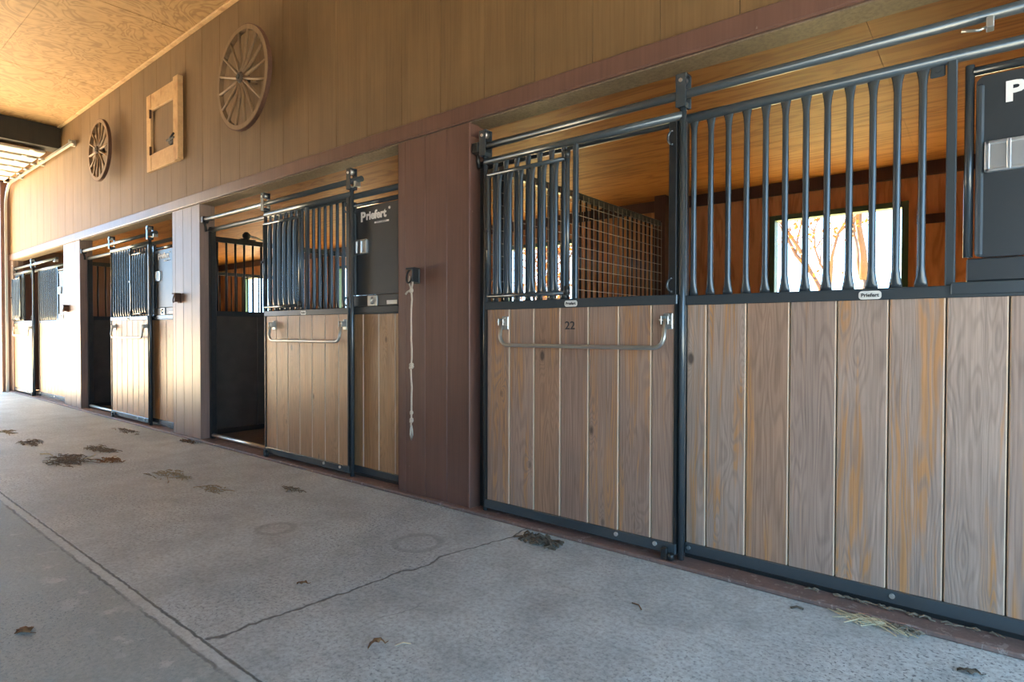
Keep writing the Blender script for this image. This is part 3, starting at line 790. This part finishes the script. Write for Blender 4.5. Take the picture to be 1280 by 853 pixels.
# ------------------------------------------------------------------ overhead door at the left end
O = (-13.4, -2.6, 4.06); t = thing('overhead_door', 'white sectional overhead door rolled up under the ceiling at left', 'overhead door', O)
x = -14.62; n = 6; wd = 2.88/n
for k in range(n):
    p = MB(); a = x+wd*k
    p.box(a+.08, a+wd-.08, -5.15, -.16, 4.06, 4.10, .008)
    sct = p.build('section', M['doorpanel'], t, O)
    p = MB()
    for yy in (-.35, -1.6): p.box(a+wd-.05, a+wd+.05, yy-.03, yy+.03, 4.045, 4.058, .003)
    p.build('hinge', M['galv'], sct, O)
    p = MB(); p.tube([(a+.03, -.17, 4.05), (a+.03, -.09, 4.05)], .018, 8); p.build('roller', M['galv'], sct, O)
O = (-14.9, -.08, 0)
t = thing('door_track_rail', 'galvanized curved door track bolted to siding under the ceiling at left', 'door track', O)
p = MB()
pth = [(-14.98, -.075, 0.0), (-14.98, -.075, 3.6)]+[(-14.98+.45*(1-math.cos(PI/2*k/8)), -.075, 3.6+.45*math.sin(PI/2*k/8)) for k in range(1, 9)]+[(-10.75, -.075, 4.05)]
p.tube(pth, .019, 4, square=True); p.build('rail', M['galv'], t, O)
for xx in (-10.9, -12.6, -14.0):
    p = MB(); p.box(xx-.03, xx+.03, -.09, -.0, 4.03, 4.12, .004); p.build('rail_bracket', M['galv'], t, O)
b = MB(); b.box(-11.98, -11.66, YF, -.001, 4.14, ZC-.001, .004); struct(b.build('trim_14', M['shadeband']), 'dark box standing in for the shaded band under the aisle ceiling at left')  # solid dark box in place of the shade above the overhead door
b = MB(); b.box(XL-.02, XL+.05, -.14, 0.0, 0, 4.14, .004); struct(b.build('trim_13', M['burgundy']), 'burgundy jamb of the end doorway')

# ------------------------------------------------------------------ litter on the floor
def blades(n, sx, sy, h, ln, seed, r=.0022, curl=.4):
    R = random.Random(seed); p = MB()
    for k in range(n):
        a = max(-.95, min(.95, R.gauss(0, .5)))*sx; c = max(-.8, min(.8, R.gauss(0, .45)))*sy; th = R.uniform(-.7, .7)+(PI if R.random() < .5 else 0)
        l = ln*R.uniform(.4, 1.1); z = .4*R.uniform(.003, h)*math.exp(-((a/sx)**2+(c/sy)**2))+.003
        d = Vector((math.cos(th), math.sin(th), 0)); nn = Vector((-d.y, d.x, 0)); cu = R.uniform(-curl, curl)*l
        q = Vector((a, c, z))
        p.tube([q-d*l/2, q+nn*cu*.3+Vector((0, 0, R.uniform(0, h*.4))), q+d*l/2], r, 4, square=True)
    return p
def clump(loc, n, sx, sy, h, ln, seed, mat, label, cat='hay clump', r=.0022, name='hay_clump', group='scraps of hay on the floor', core=True):
    p = blades(n, sx, sy, h, ln, seed, r)
    if core:
        R = random.Random(seed+5)
        for k in range(4):
            a = R.gauss(0, .34)*sx; c = R.gauss(0, .34)*sy; rr = R.uniform(.08, .18)*sy
            rows = [[(a+rr*1.7*q*math.cos(2*PI*j/9)*R.uniform(.8, 1.2), c+rr*q*math.sin(2*PI*j/9)*R.uniform(.8, 1.2), zz) for j in range(9)] for q, zz in ((1, .001), (.75, h*.28), (.3, h*.42))]
            p.rings(rows)
    o = p.build(name, mat); o.location = loc
    return tag(o, label, cat, group, None if core else 'stuff')
clump((-1.97, -.165, 0), 60, .13, .075, .05, .07, 3, M['manure'], 'brown dried dung clump beside the sill under door 22', 'dung clump', .005, 'dung_clump', None)
clump((-6.62, -1.22, 0), 130, .34, .17, .035, .16, 4, M['haydark'], 'largest flat hay clump on the concrete, with pale straws by it')
clump((-6.30, -.98, 0), 60, .16, .09, .03, .10, 14, M['leafbrown'], 'brown end of litter just right of the largest hay clump')
clump((-7.95, -1.20, 0), 60, .24, .10, .025, .12, 5, M['haydark'], 'dark hay clump nearest the left edge of the aisle')
clump((-6.95, -.86, 0), 80, .28, .10, .03, .12, 6, M['haydark'], 'dark hay clump lying just behind the largest clump')
clump((-5.25, -.85, 0), 60, .22, .14, .018, .10, 7, M['hay'], 'thin pale hay scatter in mid aisle before the open doorway', core=False)
clump((-4.55, -.82, 0), 40, .15, .08, .02, .09, 8, M['hay'], 'small tan hay wisp right of the thin scatter in mid aisle', core=False)
clump((-9.0, -1.2, 0), 40, .26, .06, .02, .12, 9, M['hay'], 'farthest hay streak at the left edge of the floor')
clump((-8.0, -.28, 0), 50, .35, .07, .02, .10, 10, M['haydark'], 'litter along the sill by the doorway second from the far end', core=False)
clump((-6.72, -.12, 0), 40, .16, .05, .04, .07, 11, M['leafbrown'], 'brown litter at foot of the pillar left of the tan door')
clump((-4.08, -.46, 0), 26, .12, .05, .02, .09, 12, M['haydark'], 'dark twiggy scrap on the concrete before the tan sliding door')
clump((-.36, -.075, 0), 34, .12, .035, .03, .20, 13, M['straw'], 'pale straw wisps against the sill at lower right', 'straw', .0016, 'straw_wisp', None, core=False)
clump((-.25, -.07, 0), 40, .07, .03, .03, .05, 21, M['haydark'], 'dark damp litter under the straw wisps at the sill', core=False)
clump((-2.95, -.03, 0), 60, .30, .025, .015, .04, 22, M['hay'], 'crumbs of litter along the foot of the burgundy pillar', core=False)
clump((-.30, .058, .022), 46, .50, .012, .02, .04, 23, M['haydark'], 'dirt crumbs on the sill below the nearest boards', core=False)
def single(loc, l, rot, mat, name, label, cat, r=.003, bend=.15, grp=None):
    p = MB(); d = Vector((math.cos(rot), math.sin(rot), 0)); n = Vector((-d.y, d.x, 0))
    p.tube([-d*l/2+Vector((0, 0, .004)), n*bend*l+Vector((0, 0, .008)), d*l/2+Vector((0, 0, .004))], r, 6)
    o = p.build(name, mat); o.location = loc; return tag(o, label, cat, grp)
single((-6.95, -1.30, .02), .18, .3, M['straw'], 'loose_straw', 'white straw stem at the left tip of the largest hay clump', 'straw', .006)
single((-6.55, -1.06, .018), .20, -.7, M['straw'], 'loose_straw', 'white straw stem lying behind the middle of the largest hay clump', 'straw', .005)
def leaf(loc, l, w, rot, mat, label, lift=.012, name='dead_leaf'):
    p = MB(); n = 7; rows = []
    for i in range(n):
        t_ = i/(n-1); ww = w*math.sin(PI*min(.98, t_*.96+.02))*(1+.35*math.sin(t_*17)); zz = .003+lift*math.sin(PI*t_)
        rows.append([(l*(t_-.5), -ww, zz+.006*math.sin(t_*9)), (l*(t_-.5), 0, zz-.001), (l*(t_-.5), ww, zz+.008*math.cos(t_*7)), (l*(t_-.5), 0, zz+.0025)])
    p.rings(rows); p.tube([(l*.48, 0, .004), (l*.75, .01, .003)], .0015, 5)
    o = p.build(name, mat); o.location = loc; o.rotation_euler = (0, 0, rot); return tag(o, label, 'leaf')
leaf((-1.79, -1.47, 0), .07, .018, 1.3, M['leafbrown'], 'curled brown leaf scrap on the concrete in the foreground', .03)
leaf((-2.97, -2.28, 0), .07, .03, .3, M['leafbrown'], 'rusty brown leaf on the dark slab at lower left')
leaf((-2.51, -1.34, 0), .05, .016, .8, M['leafbrown'], 'small brown leaf scrap left of the floor crack')
leaf((-.03, -.27, 0), .07, .02, .3, M['manure'], 'dark leaf on the concrete at the lower right corner')
single((-1.72, -1.40, 0), .06, .9, M['straw'], 'loose_straw', 'short white stem beside the curled foreground leaf', 'straw', .002)
single((-1.17, -.55, 0), .07, -.5, M['leafbrown'], 'twig', 'tiny dark twig on the concrete before the nearest door post', 'twig', .003)
single((-.62, -.13, 0), .05, .4, M['manure'], 'twig', 'dark scrap near the sill below the third grey board', 'twig', .005)

# ------------------------------------------------------------------ trees outside the windows
def tree(x, y, h, seed, label):
    R = random.Random(seed); O = (x, y, -.06)
    t = thing('tree', label, 'tree', O, 'autumn trees behind the barn')
    p = MB(); tips = []
    def br(a, d, l, r, dep):
        pts = [a]; q = a; dd = d
        for k in range(3):
            dd = (dd+Vector((R.uniform(-.25, .25), R.uniform(-.25, .25), R.uniform(-.05, .2)))).normalized(); q = q+dd*l/3; pts.append(q)
        p.tube(pts, [r, r*.85, r*.7, r*.55], 5)
        tips.extend(pts[1:] if dep < 3 else [])
        if dep > 0:
            for k in range(3 if dep > 1 else 4):
                s = R.randint(1, 3)
                nd = (dd+Vector((R.uniform(-1, 1), R.uniform(-1, 1), R.uniform(-.1, .8)))).normalized()
                br(pts[s], nd, l*R.uniform(.55, .8), r*.55, dep-1)
    br(Vector(O), Vector((0, 0, 1)), h*.38, h*.022, 4)
    p.build('trunk', M['bark'], t, O)
    p = MB()
    for q in tips:
        for k in range(8):
            c = q+Vector((R.gauss(0, .16), R.gauss(0, .16), R.gauss(0, .16))); s = R.uniform(.018, .042)
            u = Vector((R.uniform(-1, 1), R.uniform(-1, 1), R.uniform(-1, 1))).normalized(); v = u.cross(Vector((R.uniform(-1, 1), R.uniform(-1, 1), 1))).normalized()
            p.quad(c-u*s-v*s*.6, c+u*s-v*s*.6, c+u*s+v*s*.6, c-u*s+v*s*.6)
    p.build('foliage', M['autumn'], t, O, fixn=False)
tree(-1.9, 8.4, 6.0, 2, 'bare autumn tree seen through left half of the nearest window')
tree(.9, 9.4, 6.5, 5, 'orange leaved autumn tree seen through right half of the nearest window')
tree(-8.6, 9.0, 6.0, 8, 'autumn tree seen through the bars of the nearest stall door')
